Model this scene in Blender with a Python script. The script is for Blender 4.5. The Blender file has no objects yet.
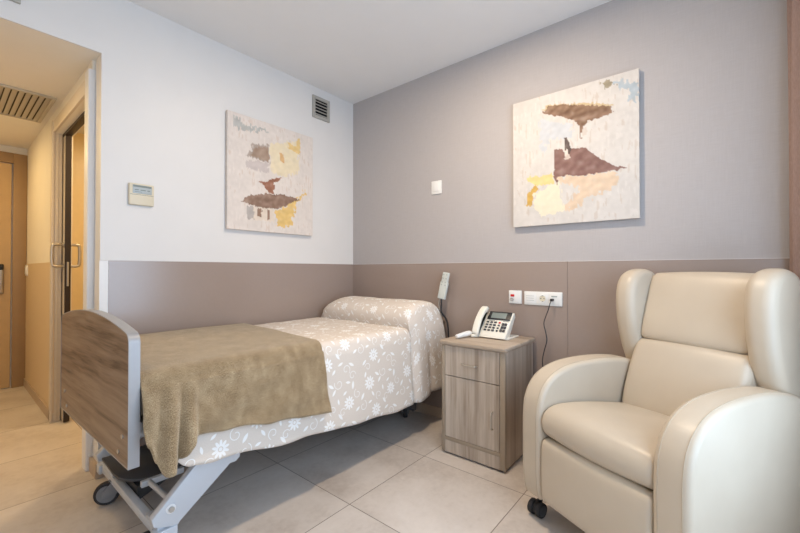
import bpy, bmesh, random
from math import sin, cos, pi, radians, sqrt, atan2, hypot, exp
from mathutils import Vector, Matrix, noise
random.seed(5)
S = bpy.context.scene
COL = S.collection

# ------------------------------------------------------------------ colour / nodes
def lin(c):
    def f(v):
        v /= 255.0
        return v / 12.92 if v <= 0.04045 else ((v + 0.055) / 1.055) ** 2.4
    return (f(c[0]), f(c[1]), f(c[2]), 1.0)

class N:
    """tiny expression wrapper over Math nodes"""
    def __init__(s, nt, sock): s.nt, s.k = nt, sock
    def op(s, o, *a):
        n = s.nt.nodes.new('ShaderNodeMath'); n.operation = o
        for i, v in enumerate((s,) + a):
            if isinstance(v, N): s.nt.links.new(v.k, n.inputs[i])
            else: n.inputs[i].default_value = v
        return N(s.nt, n.outputs[0])
    def __add__(s, o): return s.op('ADD', o)
    def __sub__(s, o): return s.op('SUBTRACT', o)
    def __mul__(s, o): return s.op('MULTIPLY', o)
    def __truediv__(s, o): return s.op('DIVIDE', o)
    def abs(s): return s.op('ABSOLUTE')
    def max(s, o): return s.op('MAXIMUM', o)
    def min(s, o): return s.op('MINIMUM', o)
    def sqrt(s): return s.op('SQRT')
    def atan2(s, o): return s.op('ARCTAN2', o)
    def cos(s): return s.op('COSINE')
    def wrap(s, a, b): return s.op('WRAP', b, a)
    def clamp(s):
        r = s.op('ADD', 0.0); r.k.node.use_clamp = True; return r

def new_mat(name):
    m = bpy.data.materials.new(name); m.use_nodes = True
    nt = m.node_tree
    b = nt.nodes['Principled BSDF']
    return m, nt, b

def tex_noise(nt, vec, scale, detail=4, rough=0.55):
    n = nt.nodes.new('ShaderNodeTexNoise')
    n.inputs['Scale'].default_value = scale; n.inputs['Detail'].default_value = detail
    n.inputs['Roughness'].default_value = rough
    if vec: nt.links.new(vec, n.inputs['Vector'])
    return n.outputs['Fac']

def mapping(nt, out='Object', scale=(1, 1, 1), loc=(0, 0, 0), rot=(0, 0, 0)):
    tc = nt.nodes.new('ShaderNodeTexCoord'); mp = nt.nodes.new('ShaderNodeMapping')
    mp.inputs['Scale'].default_value = scale; mp.inputs['Location'].default_value = loc
    mp.inputs['Rotation'].default_value = rot
    nt.links.new(tc.outputs[out], mp.inputs['Vector'])
    return mp.outputs['Vector']

def mix(nt, fac, a, b):
    n = nt.nodes.new('ShaderNodeMix'); n.data_type = 'RGBA'
    if isinstance(fac, N): fac = fac.k
    if hasattr(fac, 'links'): nt.links.new(fac, n.inputs['Factor'])
    else: n.inputs['Factor'].default_value = fac
    for v, i in ((a, 6), (b, 7)):
        if hasattr(v, 'links'): nt.links.new(v, n.inputs[i])
        else: n.inputs[i].default_value = v
    return n.outputs[2]

def ramp(nt, fac, stops):
    n = nt.nodes.new('ShaderNodeValToRGB')
    e = n.color_ramp.elements
    while len(e) < len(stops): e.new(0.5)
    for k, (p, c) in zip(e, stops): k.position = p; k.color = c
    nt.links.new(fac, n.inputs['Fac'])
    return n.outputs['Color']

def bump(nt, b, h, strength=0.1, dist=0.01):
    n = nt.nodes.new('ShaderNodeBump'); n.inputs['Strength'].default_value = strength
    n.inputs['Distance'].default_value = dist
    nt.links.new(h.k if isinstance(h, N) else h, n.inputs['Height'])
    nt.links.new(n.outputs['Normal'], b.inputs['Normal'])

def plain(name, c, rough=0.5, metal=0.0, var=0.04, nscale=30, bmp=0.0, spec=0.5, coat=0.0):
    m, nt, b = new_mat(name)
    v = mapping(nt)
    f = tex_noise(nt, v, nscale)
    c0 = lin(c)
    lo = tuple(x * (1 - var) for x in c0[:3]) + (1,); hi = tuple(min(1, x * (1 + var)) for x in c0[:3]) + (1,)
    nt.links.new(ramp(nt, f, [(0.3, lo), (0.7, hi)]), b.inputs['Base Color'])
    b.inputs['Roughness'].default_value = rough; b.inputs['Metallic'].default_value = metal
    b.inputs['Specular IOR Level'].default_value = spec; b.inputs['Coat Weight'].default_value = coat
    if bmp: bump(nt, b, f, bmp, 0.003)
    return m

def emit(name, c, strength):
    m, nt, b = new_mat(name)
    b.inputs['Base Color'].default_value = lin(c)
    b.inputs['Emission Color'].default_value = lin(c); b.inputs['Emission Strength'].default_value = strength
    return m

M = {}
M['white_wall'] = plain('white_paint', (227, 225, 223), 0.45, var=0.012, nscale=6)
M['ceiling'] = plain('ceiling_paint', (234, 233, 232), 0.85, var=0.01, nscale=5)
M['corridor_wall'] = plain('corridor_paint', (236, 230, 218), 0.7, var=0.012, nscale=6)
M['corridor_wainscot'] = plain('corridor_vinyl', (214, 192, 160), 0.55, var=0.015)
M['white_trim'] = plain('white_trim', (238, 238, 238), 0.4, var=0.01)
M['casing'] = plain('casing_beige', (214, 202, 186), 0.42, var=0.02)
M['skirting'] = plain('skirting_tile', (186, 166, 146), 0.42, var=0.05, nscale=18)
M['wainscot'] = plain('plum_grey_vinyl', (158, 141, 131), 0.23, var=0.012, nscale=60, bmp=0.0, spec=1.0)
M['cap_line'] = plain('wainscot_cap', (212, 206, 203), 0.6, var=0.01)
M['cream_plastic'] = plain('cream_plastic', (222, 212, 188), 0.4, var=0.01)
M['white_plastic'] = plain('white_plastic', (238, 237, 234), 0.32, var=0.008)
M['phone_plastic'] = plain('ivory_plastic', (236, 232, 220), 0.36, var=0.008)
M['remote_plastic'] = plain('pale_grey_plastic', (206, 210, 204), 0.4, var=0.01)
M['grey_key'] = plain('grey_rubber_key', (176, 182, 178), 0.6, var=0.01)
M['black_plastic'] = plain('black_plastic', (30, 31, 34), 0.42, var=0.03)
M['dark_grey'] = plain('dark_grey_plastic', (66, 68, 72), 0.5, var=0.04)
M['caster_grey'] = plain('caster_grey', (120, 122, 126), 0.5, var=0.03)
M['key_dark'] = plain('charcoal_key', (64, 64, 68), 0.5, var=0.02)
M['red'] = plain('red_plastic', (206, 36, 36), 0.35, var=0.01)
M['lcd'] = plain('lcd_grey', (128, 138, 134), 0.25, var=0.02)
M['lcd_light'] = plain('lcd_pale', (178, 186, 188), 0.25, var=0.02)
M['vent_grey'] = plain('vent_grey', (176, 173, 166), 0.45, 0.1, var=0.02)
M['vent_beige'] = plain('vent_beige', (190, 180, 160), 0.5, var=0.02)
M['hollow'] = plain('duct_dark', (22, 21, 20), 0.9, var=0.02)
M['duct_brown'] = plain('duct_brown', (84, 70, 52), 0.9, var=0.02)
M['bed_paint'] = plain('grey_blue_powder_coat', (204, 210, 218), 0.38, 0.15, var=0.01)
M['steel'] = plain('brushed_steel', (190, 188, 184), 0.3, 0.9, var=0.03)
M['satin_metal'] = plain('satin_nickel', (196, 190, 180), 0.36, 0.85, var=0.02)
M['edge_band'] = plain('silver_edge_band', (158, 157, 158), 0.34, 0.2, var=0.02)
M['dark_rubber'] = plain('rubber', (38, 38, 41), 0.65, var=0.03)
M['mattress'] = plain('mattress_cover', (214, 212, 206), 0.8, var=0.02)
M['door_wood'] = plain('door_beige', (190, 158, 112), 0.5, var=0.03, nscale=12)
M['door_frame'] = plain('frame_beige', (158, 128, 92), 0.5, var=0.03, nscale=12)
M['door_seal'] = plain('dark_edge', (44, 33, 26), 0.5, var=0.05)
M['bath_tile'] = plain('bathroom_tile', (238, 218, 176), 0.35, var=0.02)
M['cord_black'] = plain('cord_black', (34, 34, 38), 0.5, var=0.02)
M['lens'] = emit('lamp_lens', (255, 236, 208), 6.0)

def leather():
    m, nt, b = new_mat('cream_leatherette')
    v = mapping(nt)
    f = tex_noise(nt, v, 4.0)
    c = ramp(nt, f, [(0.3, lin((196, 182, 163))), (0.7, lin((203, 190, 171)))])
    nt.links.new(c, b.inputs['Base Color'])
    b.inputs['Roughness'].default_value = 0.38; b.inputs['Specular IOR Level'].default_value = 0.45
    vo = nt.nodes.new('ShaderNodeTexVoronoi'); vo.inputs['Scale'].default_value = 420
    nt.links.new(v, vo.inputs['Vector'])
    bump(nt, b, vo.outputs['Distance'], 0.06, 0.002)
    return m
M['leather'] = leather()
M['seam'] = plain('seam_thread', (186, 170, 148), 0.6)

def wallpaper():
    m, nt, b = new_mat('linen_wallpaper')
    h = tex_noise(nt, mapping(nt, scale=(1, 14, 260)), 1.0, 3)
    w = tex_noise(nt, mapping(nt, scale=(1, 260, 10)), 1.0, 3)
    s = (N(nt, h) + N(nt, w)) * 0.5
    c = ramp(nt, s.k, [(0.3, lin((178, 172, 171))), (0.7, lin((187, 182, 181)))])
    nt.links.new(c, b.inputs['Base Color']); b.inputs['Roughness'].default_value = 0.8
    bump(nt, b, s, 0.07, 0.002)
    return m
M['wallpaper'] = wallpaper()

def tiles():
    m, nt, b = new_mat('stone_floor_tile')
    tc = nt.nodes.new('ShaderNodeTexCoord'); sp = nt.nodes.new('ShaderNodeSeparateXYZ')
    nt.links.new(tc.outputs['Object'], sp.inputs[0])
    x, y = N(nt, sp.outputs[0]) + 0.556, N(nt, sp.outputs[1]) + 0.0
    dx, dy = x.wrap(-0.3, 0.3), y.wrap(-0.3, 0.3)          # grout on multiples of 0.6 m
    d = dx.abs().min(dy.abs())
    grout = ((d * -1.0 + 0.0021) * 1500.0).clamp()
    ix, iy = (x / 0.6).op('FLOOR'), (y / 0.6).op('FLOOR')
    wn = nt.nodes.new('ShaderNodeTexWhiteNoise'); wn.noise_dimensions = '2D'
    cb = nt.nodes.new('ShaderNodeCombineXYZ'); nt.links.new(ix.k, cb.inputs[0]); nt.links.new(iy.k, cb.inputs[1])
    nt.links.new(cb.outputs[0], wn.inputs['Vector'])
    add = nt.nodes.new('ShaderNodeVectorMath'); add.operation = 'MULTIPLY_ADD'
    nt.links.new(wn.outputs['Color'], add.inputs[0]); add.inputs[1].default_value = (9, 9, 9)
    nt.links.new(tc.outputs['Object'], add.inputs[2])
    f = tex_noise(nt, add.outputs[0], 2.6, 8, 0.62)
    g = tex_noise(nt, add.outputs[0], 38, 3, 0.6)
    s = N(nt, f) * 0.8 + N(nt, g) * 0.2
    c = ramp(nt, s.k, [(0.34, lin((186, 174, 164))), (0.5, lin((206, 196, 187))), (0.68, lin((217, 208, 200)))])
    c = mix(nt, grout, c, lin((118, 106, 96)))
    nt.links.new(c, b.inputs['Base Color'])
    r = ramp(nt, s.k, [(0.3, (0.36,) * 3 + (1,)), (0.7, (0.48,) * 3 + (1,))])
    nt.links.new(r, b.inputs['Roughness'])
    bump(nt, b, grout * -1.0, 0.35, 0.002)
    return m
M['tile'] = tiles()

def wood(name, axis, dark, mid, light, scale=1.0, cathedral=0.0, lo=1.1, st=(0.34, 0.48, 0.66)):
    """grain runs along the given axis of object space"""
    m, nt, b = new_mat(name)
    lo, hi = lo * scale, 26 * scale
    sc = {'x': (lo, hi, hi), 'y': (hi, lo, hi), 'z': (hi, hi, lo)}[axis]
    warp = tex_noise(nt, mapping(nt, scale=tuple(2.2 for _ in sc)), 1.0, 2)
    v = mapping(nt, scale=sc)
    off = nt.nodes.new('ShaderNodeVectorMath'); off.operation = 'MULTIPLY_ADD'
    cb = nt.nodes.new('ShaderNodeCombineXYZ')
    for i in range(3): nt.links.new(warp, cb.inputs[i])
    nt.links.new(cb.outputs[0], off.inputs[0]); off.inputs[1].default_value = (cathedral,) * 3
    nt.links.new(v, off.inputs[2])
    f = tex_noise(nt, off.outputs[0], 1.0, 5, 0.6)
    fine = tex_noise(nt, mapping(nt, scale=tuple(q * 6 for q in sc)), 1.0, 2)
    s = N(nt, f) * 0.82 + N(nt, fine) * 0.18
    c = ramp(nt, s.k, [(st[0], lin(dark)), (st[1], lin(mid)), (st[2], lin(light))])
    nt.links.new(c, b.inputs['Base Color']); b.inputs['Roughness'].default_value = 0.42
    bump(nt, b, s, 0.05, 0.002)
    return m
M['foot_wood'] = wood('grey_brown_laminate', 'y', (84, 66, 53), (126, 105, 88), (148, 128, 110), 1.0, 1.0, 0.7, (0.36, 0.46, 0.60))
M['cab_wood'] = wood('greyed_oak_laminate', 'z', (140, 123, 108), (172, 157, 142), (196, 183, 169), 0.8, 0.7)
M['cab_top'] = wood('greyed_oak_top', 'y', (150, 132, 114), (176, 159, 141), (190, 175, 158), 0.8, 0.7)
M['cab_edge'] = plain('taupe_edge_band', (160, 145, 127), 0.45, var=0.03)

def flowers():
    m, nt, b = new_mat('floral_bedspread_weave')
    uv = nt.nodes.new('ShaderNodeUVMap'); uv.uv_map = 'UVMap'
    sp = nt.nodes.new('ShaderNodeSeparateXYZ'); nt.links.new(uv.outputs[0], sp.inputs[0])
    u, v = N(nt, sp.outputs[0]), N(nt, sp.outputs[1])
    TX, TY = 0.40, 0.36
    u, v = u * 1.16, v * 1.16
    def rel(cx, cy): return (u - cx).wrap(-TX / 2, TX / 2), (v - cy).wrap(-TY / 2, TY / 2)
    def daisy(cx, cy, R, rot):
        x, y = rel(cx, cy); r = (x * x + y * y).sqrt(); t = y.atan2(x)
        pet = ((t * 5.0 + rot).cos().abs() * 0.52 + 0.48) * R
        a = ((pet - r) * 450.0).clamp()
        ring = (((r - R * 0.24).abs() * -1.0 + R * 0.06) * 900.0).clamp()
        return a - ring
    def leaf(cx, cy, L, Wd, rot):
        x, y = rel(cx, cy); c, s = cos(rot), sin(rot)
        p, q = x * c + y * s, y * c - x * s
        w = (p * p) * (-Wd / (L * L)) + Wd
        return ((w - q.abs()) * 450.0).clamp()
    def curl(cx, cy, R, rot, sgn=1.0):
        x, y = rel(cx, cy); c, s = cos(rot), sin(rot)
        p, q = x * c + y * s, (y * c - x * s) * sgn
        r = (p * p + q * q).sqrt(); t = (q.atan2(p) + pi) / (2 * pi)
        d = (r - (t * 0.72 + 0.28) * R).abs()
        return ((d * -1.0 + 0.0026) * 700.0).clamp()
    E = [daisy(0.09, 0.09, 0.047, 0.3), daisy(0.30, 0.17, 0.043, 1.1), daisy(0.14, 0.275, 0.045, 0.7),
         leaf(0.165, 0.045, 0.026, 0.010, 0.6), leaf(0.185, 0.085, 0.024, 0.009, -0.9), leaf(0.02, 0.16, 0.027, 0.010, 2.2),
         leaf(0.225, 0.235, 0.027, 0.010, 0.9), leaf(0.245, 0.285, 0.024, 0.009, -0.4), leaf(0.34, 0.07, 0.028, 0.011, 1.7),
         leaf(0.30, 0.045, 0.022, 0.009, 0.2), leaf(0.05, 0.31, 0.025, 0.010, -0.7), leaf(0.335, 0.30, 0.027, 0.010, 0.5),
         leaf(0.37, 0.225, 0.022, 0.009, 2.6), leaf(0.215, 0.145, 0.020, 0.008, 1.4),
         leaf(0.055, 0.03, 0.022, 0.009, 1.9), leaf(0.115, 0.165, 0.022, 0.009, 1.0), leaf(0.27, 0.105, 0.020, 0.008, -0.6), leaf(0.19, 0.325, 0.021, 0.009, 2.3), leaf(0.085, 0.21, 0.02, 0.008, -0.3),
         curl(0.34, 0.01, 0.030, 3.0), curl(0.08, 0.345, 0.028, 0.2, -1.0), curl(0.245, 0.215, 0.026, 2.6),
         curl(0.225, 0.04, 0.036, 0.4), curl(0.02, 0.22, 0.034, 2.0, -1.0), curl(0.29, 0.325, 0.034, 4.0),
         curl(0.17, 0.185, 0.030, 5.2, -1.0), curl(0.375, 0.13, 0.032, 1.2)]
    a = E[0]
    for e in E[1:]: a = a.max(e)
    a = a.clamp()
    nz = tex_noise(nt, mapping(nt, 'UV', (300, 300, 1)), 1.0, 2)
    base = ramp(nt, nz, [(0.3, lin((216, 204, 192))), (0.7, lin((226, 216, 205)))])
    c = mix(nt, a, base, lin((246, 244, 241)))
    nt.links.new(c, b.inputs['Base Color']); b.inputs['Roughness'].default_value = 0.72
    wave = (u * 900.0 + v * 900.0).cos() * 0.5 + (u * 900.0 - v * 900.0).cos() * 0.5
    bump(nt, b, a * 1.6 + wave * 0.25, 0.16, 0.002)
    return m
M['spread'] = flowers()

def plush():
    m, nt, b = new_mat('golden_taupe_plush')
    uvm = mapping(nt, 'UV', (1, 1, 1))
    f1 = tex_noise(nt, mapping(nt, 'UV', (16, 11, 1)), 1.0, 5, 0.65)
    f2 = tex_noise(nt, mapping(nt, 'UV', (720, 190, 1)), 1.0, 4, 0.7)
    s = N(nt, f1) * 0.27 + N(nt, f2) * 0.73
    c = ramp(nt, s.k, [(0.36, lin((96, 76, 50))), (0.5, lin((146, 122, 88))), (0.64, lin((204, 184, 151)))])
    nt.links.new(c, b.inputs['Base Color']); b.inputs['Roughness'].default_value = 0.6
    b.inputs['Sheen Weight'].default_value = .7; b.inputs['Sheen Roughness'].default_value = 0.5
    b.inputs['Sheen Tint'].default_value = lin((250, 234, 208))
    b.inputs['Specular IOR Level'].default_value = 0.4
    bump(nt, b, s, 0.7, 0.006)
    return m
M['plush'] = plush()

def curtain_mat():
    m, nt, b = new_mat('dusty_pink_curtain')
    f = tex_noise(nt, mapping(nt, scale=(300, 300, 60)), 1.0, 2)
    c = ramp(nt, f, [(0.3, lin((146, 122, 114))), (0.7, lin((160, 136, 127)))])
    nt.links.new(c, b.inputs['Base Color']); b.inputs['Roughness'].default_value = 0.85
    return m
M['curtain'] = curtain_mat()

def glass_mat():
    m, nt, b = new_mat('window_pane')
    t = nt.nodes.new('ShaderNodeBsdfTransparent'); g = nt.nodes.new('ShaderNodeBsdfGlossy')
    g.inputs['Roughness'].default_value = 0.03
    mx = nt.nodes.new('ShaderNodeMixShader'); mx.inputs[0].default_value = 0.06
    nt.links.new(t.outputs[0], mx.inputs[1]); nt.links.new(g.outputs[0], mx.inputs[2])
    nt.links.new(mx.outputs[0], nt.nodes['Material Output'].inputs['Surface'])
    return m
M['glass'] = glass_mat()

def canvas_mat():
    m, nt, b = new_mat('oil_on_canvas')
    a = nt.nodes.new('ShaderNodeVertexColor'); a.layer_name = 'paint'
    nt.links.new(a.outputs['Color'], b.inputs['Base Color']); b.inputs['Roughness'].default_value = 0.7
    f = tex_noise(nt, mapping(nt, scale=(60, 60, 60)), 1.0, 6, 0.7)
    bump(nt, b, f, 0.25, 0.004)
    return m
M['canvas'] = canvas_mat()

# ------------------------------------------------------------------ mesh helpers
def box(bm, x0, x1, y0, y1, z0, z1, bev=0.0, seg=2):
    r = bmesh.ops.create_cube(bm, size=1.0)
    vs = r['verts']
    for v in vs:
        v.co = Vector((x0 + (v.co.x + .5) * (x1 - x0), y0 + (v.co.y + .5) * (y1 - y0), z0 + (v.co.z + .5) * (z1 - z0)))
    if bev:
        es = list({e for v in vs for e in v.link_edges})
        bmesh.ops.bevel(bm, geom=es, offset=bev, segments=seg, profile=0.5, affect='EDGES')
    return bm

def BX(*a, **k): return box(bmesh.new(), *a, **k)

def prism(bm, pts, fn, a0, a1, bev=0.0, seg=2):
    """extrude polygon pts (p,q) between a0 and a1; fn(p,q,a)->xyz"""
    A = [bm.verts.new(fn(p, q, a0)) for p, q in pts]; B = [bm.verts.new(fn(p, q, a1)) for p, q in pts]
    n = len(pts)
    f0 = bm.faces.new(A); f1 = bm.faces.new(B[::-1])
    for i in range(n): bm.faces.new((A[i], B[i], B[(i + 1) % n], A[(i + 1) % n]))
    bmesh.ops.recalc_face_normals(bm, faces=bm.faces[:])
    if bev:
        es = list(set(f0.edges) | set(f1.edges))
        bmesh.ops.bevel(bm, geom=es, offset=bev, segments=seg, profile=0.5, affect='EDGES')
    return bm

def frame_at(t):
    t = t.normalized(); up = Vector((0, 0, 1)) if abs(t.z) < 0.9 else Vector((1, 0, 0))
    a = t.cross(up).normalized(); return a, a.cross(t).normalized()

def tube(bm, pts, r, n=10, sx=1.0):
    pts = [Vector(p) for p in pts]; rings = []
    a = b = None
    for i, p in enumerate(pts):
        t = (pts[min(i + 1, len(pts) - 1)] - pts[max(i - 1, 0)]).normalized()
        if a is None: a, b = frame_at(t)
        else:
            a = (a - t * a.dot(t)).normalized(); b = a.cross(t).normalized()
        rr = r[i] if isinstance(r, (list, tuple)) else r
        rings.append([bm.verts.new(p + a * (cos(2 * pi * k / n) * rr * sx) + b * (sin(2 * pi * k / n) * rr)) for k in range(n)])
    for i in range(len(rings) - 1):
        for k in range(n):
            bm.faces.new((rings[i][k], rings[i][(k + 1) % n], rings[i + 1][(k + 1) % n], rings[i + 1][k]))
    bm.faces.new(rings[0][::-1]); bm.faces.new(rings[-1])
    bmesh.ops.recalc_face_normals(bm, faces=bm.faces[:])
    return bm

def cyl(bm, p0, p1, r, n=20): return tube(bm, [p0, p1], r, n)

def spline(pts, k=8):
    P = [Vector(p) for p in pts]; out = []
    for i in range(len(P) - 1):
        p0, p1, p2, p3 = P[max(i - 1, 0)], P[i], P[i + 1], P[min(i + 2, len(P) - 1)]
        for j in range(k):
            t = j / k
            out.append(0.5 * ((2 * p1) + (p2 - p0) * t + (2 * p0 - 5 * p1 + 4 * p2 - p3) * t * t + (3 * p1 - p0 - 3 * p2 + p3) * t ** 3))
    out.append(P[-1]); return out

def chaikin(pts, it=2):
    for _ in range(it):
        o = []
        for i in range(len(pts)):
            a, b = pts[i], pts[(i + 1) % len(pts)]
            o.append((a[0] * .75 + b[0] * .25, a[1] * .75 + b[1] * .25)); o.append((a[0] * .25 + b[0] * .75, a[1] * .25 + b[1] * .75))
        pts = o
    return pts

def inflate(bm, prof, fn, s0, s1, R, bulge=0.0, nseg=6, it=2):
    """closed profile (p,q) swept from s0 to s1 with rounded ends of radius R and a soft bulge"""
    P = chaikin(prof, it); n = len(P)
    area = sum(P[i][0] * P[(i + 1) % n][1] - P[(i + 1) % n][0] * P[i][1] for i in range(n))
    if area < 0: P = P[::-1]
    nor = []
    for i in range(n):
        a, c = P[i - 1], P[(i + 1) % n]; dx, dy = c[0] - a[0], c[1] - a[1]; l = hypot(dx, dy) or 1
        nor.append((dy / l, -dx / l))
    sl = []
    for k in range(nseg + 1):
        t = k / nseg * pi / 2; sl.append((s0 + R * (1 - cos(t)) * (1 if s1 > s0 else -1), R * (1 - sin(t))))
    mids = []
    if bulge:
        for k in range(1, 8):
            f = k / 8; mids.append((sl[-1][0] + f * ((s1 - (sl[-1][0] - s0)) - sl[-1][0]), 0.0))
    en = [(s1 - (s - s0), i) for s, i in sl][::-1]
    rings = []
    for s, ins in sl + mids + en:
        f = (s - s0) / (s1 - s0); bl = bulge * sin(pi * min(max(f, 0), 1))
        rings.append([bm.verts.new(fn(p + nx * (bl - ins), q + ny * (bl - ins), s)) for (p, q), (nx, ny) in zip(P, nor)])
    for i in range(len(rings) - 1):
        for k in range(n): bm.faces.new((rings[i][k], rings[i][(k + 1) % n], rings[i + 1][(k + 1) % n], rings[i + 1][k]))
    bm.faces.new(rings[0]); bm.faces.new(rings[-1])
    bmesh.ops.recalc_face_normals(bm, faces=bm.faces[:])
    return bm

def ob(name, bm, mat, parent=None, smooth=True, angle=35, off=None):
    if off is not None:
        for v in bm.verts: v.co -= Vector(off)
    me = bpy.data.meshes.new(name); bm.to_mesh(me); bm.free()
    o = bpy.data.objects.new(name, me); COL.objects.link(o)
    me.materials.append(M[mat] if isinstance(mat, str) else mat)
    if smooth:
        for p in me.polygons: p.use_smooth = True
        me.set_sharp_from_angle(angle=radians(angle))
    if parent: o.parent = parent
    return o

def tag(o, label=None, cat=None, group=None, kind=None):
    for k, v in (('label', label), ('category', cat), ('group', group), ('kind', kind)):
        if v: o[k] = v
    return o

def root(name, loc, label, cat, group=None, rz=0.0):
    e = bpy.data.objects.new(name, None); COL.objects.link(e); e.location = loc; e.rotation_euler = (0, 0, rz)
    e.empty_display_size = 0.1
    return tag(e, label, cat, group)

def struct(name, bm, mat, label=None, smooth=False, parent=None):
    o = ob(name, bm, mat, parent, smooth)
    if parent is None: tag(o, label, None, None, 'structure')
    elif label: o['label'] = label
    return o

# ------------------------------------------------------------------ the setting
H = 2.615; HC = 2.266; YW = -3.0; XB = -3.0
XJ = -1.846; XC = -1.86; YE = 2.57
struct('floor', BX(-3.2, 0.2, -3.2, 2.8, -0.08, 0.0), 'tile', 'beige stone tile floor laid in large squares')
struct('ceiling', BX(-3.2, 0.2, -3.2, 0.14, H, H + 0.1), 'ceiling', 'pale grey painted ceiling of the bedroom')
struct('ceiling_corridor', BX(-3.2, -1.76, 0.012, 2.8, HC, HC + 0.1), 'corridor_wall', 'low white ceiling of the corridor')
bm = BX(XJ, 0.0, 0.0, 0.12, 0, H); box(bm, XB, XJ, 0.0, 0.012, HC, H)
struct('wall_left', bm, 'white_wall', 'white wall behind the bed with the corridor opening at its end')
struct('wall_right', BX(0.0, 0.12, YW - .12, 0.12, 0, H), 'wallpaper', 'lavender grey linen wallpaper above the plum wainscot')
struct('wall_back', BX(XB - .12, XB, YW - .12, 2.8, 0, H), 'white_wall', 'white wall running into the corridor')
bm = BX(XB, -2.5, YW - .12, YW, 0, H); box(bm, -.60, 0.0, YW - .12, YW, 0, H)
box(bm, -2.5, -.60, YW - .12, YW, 2.2, H); box(bm, -2.5, -.60, YW - .12, YW, 0, 0.35)
struct('wall_window', bm, 'white_wall', 'wall with the window the daylight comes from')
wf = bm = bmesh.new()
for a in ((-2.5, -2.44), (-1.58, -1.52), (-.66, -.60)): box(bm, a[0], a[1], YW - .09, YW - .03, 0.35, 2.2, .004)
for a in ((0.35, 0.41), (2.14, 2.2)): box(bm, -2.5, -.60, YW - .085, YW - .035, a[0], a[1], .004)
win = struct('window_1', bm, 'white_trim', 'white two pane window beside the curtain')
struct('pane', BX(-2.44, -.66, YW - .065, YW - .058, 0.41, 2.14), 'glass', None, parent=win)

# corridor wall with the sliding-door opening
bm = BX(XC, XC + .1, 0.12, 0.20, 0, HC); box(bm, XC, XC + .04, 1.175, YE + .1, 0, HC); box(bm, XC, XC + .1, .20, 1.175, 2.10, HC); box(bm, XC + .085, XC + .1, 1.175, YE + .1, 0, HC)
struct('wall_corridor', bm, 'corridor_wall', 'cream corridor wall with the sliding door opening')
bm = BX(XC - .004, XC + .001, 1.16, YE, 0.07, 1.16)
struct('trim_1', bm, 'corridor_wainscot', 'beige vinyl on the lower corridor wall')
bm = BX(XB, -1.76, YE, YE + .12, 0, HC)
struct('wall_end', bm, 'corridor_wall', 'end wall of the corridor around the entrance door')
# sliding-door casing
bm = BX(XC - .014, XC + .040, 1.165, 1.25, 0, 2.185, .004)
box(bm, XC - .014, XC + .002, .205, 1.165, 2.10, 2.185, .004)
box(bm, XC - .020, XC - .004, 1.158, 1.185, 0, 2.185, .003)
box(bm, XC + .012, XC + .018, 1.160, 1.170, 0, 2.10, .001)
struct('trim_2', bm, 'casing', 'beige casing of the sliding bathroom door', smooth=True)
bm = BX(XC - .018, XC + .016, .118, .205, 0, 2.215, .006, 3)
struct('trim_3', bm, 'white_trim', 'white door post at the near side of the sliding door', smooth=True)
bm = BX(XJ - .004, -1.811, -.007, .004, 0.075, 1.152, .001)
struct('trim_4', bm, 'white_trim', 'white corner strip at the end of the plum wainscot')
# wainscot panels
bm = bmesh.new()
for a, c in ((-1.81, -0.0),): box(bm, a, c, -.005, .002, 0.07, 1.153)
struct('trim_5', bm, 'wainscot', 'plum grey vinyl wainscot on the white wall behind the bed')
bm = bmesh.new()
for a, c in ((-0.005, -1.854), (-1.856, YW)): box(bm, -.005, .002, c, a, 0.07, 1.153)
struct('trim_6', bm, 'wainscot', 'plum grey vinyl wainscot below the linen wallpaper')
bm = BX(-.006, .002, YW, -.004, 1.1525, 1.1555); box(bm, -1.846, -.004, -.006, .002, 1.1525, 1.1555)
struct('trim_7', bm, 'cap_line', 'thin pale cap line along the top of the wainscot')
# skirting
struct('baseboard_left', BX(XJ - .016, 0, -.014, .0, 0, .075, .002), 'skirting', 'beige tile skirting under the bed')
struct('baseboard_right', BX(-.014, 0, YW, -.014, 0, .075, .002), 'skirting', 'beige tile skirting behind the armchair')
bm = BX(XC - .014, XC, 1.19, YE, 0, .075, .002); box(bm, XJ - .016, XJ, -.001, .18, 0, .075, .002)
struct('baseboard_corridor', bm, 'skirting', 'tan skirting along the corridor wall')

# bathroom beyond the sliding door
bm = BX(-1.76, 0.0, 1.75, 1.85, 0, 2.4); box(bm, -.1, 0, .12, 1.75, 0, 2.4); box(bm, -1.76, 0, .12, .2, 0, 2.4)
struct('wall_bathroom', bm, 'bath_tile', 'warm lit tiled bathroom wall seen through the door gap')
struct('wall_shower', BX(-1.20, -1.12, 0.95, 1.75, 0, 1.72), 'bath_tile', 'low tiled shower partition inside the bathroom')
struct('ceiling_bathroom', BX(-1.76, 0, .12, 1.85, 2.3, 2.4), 'white_wall', 'bathroom ceiling')

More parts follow.
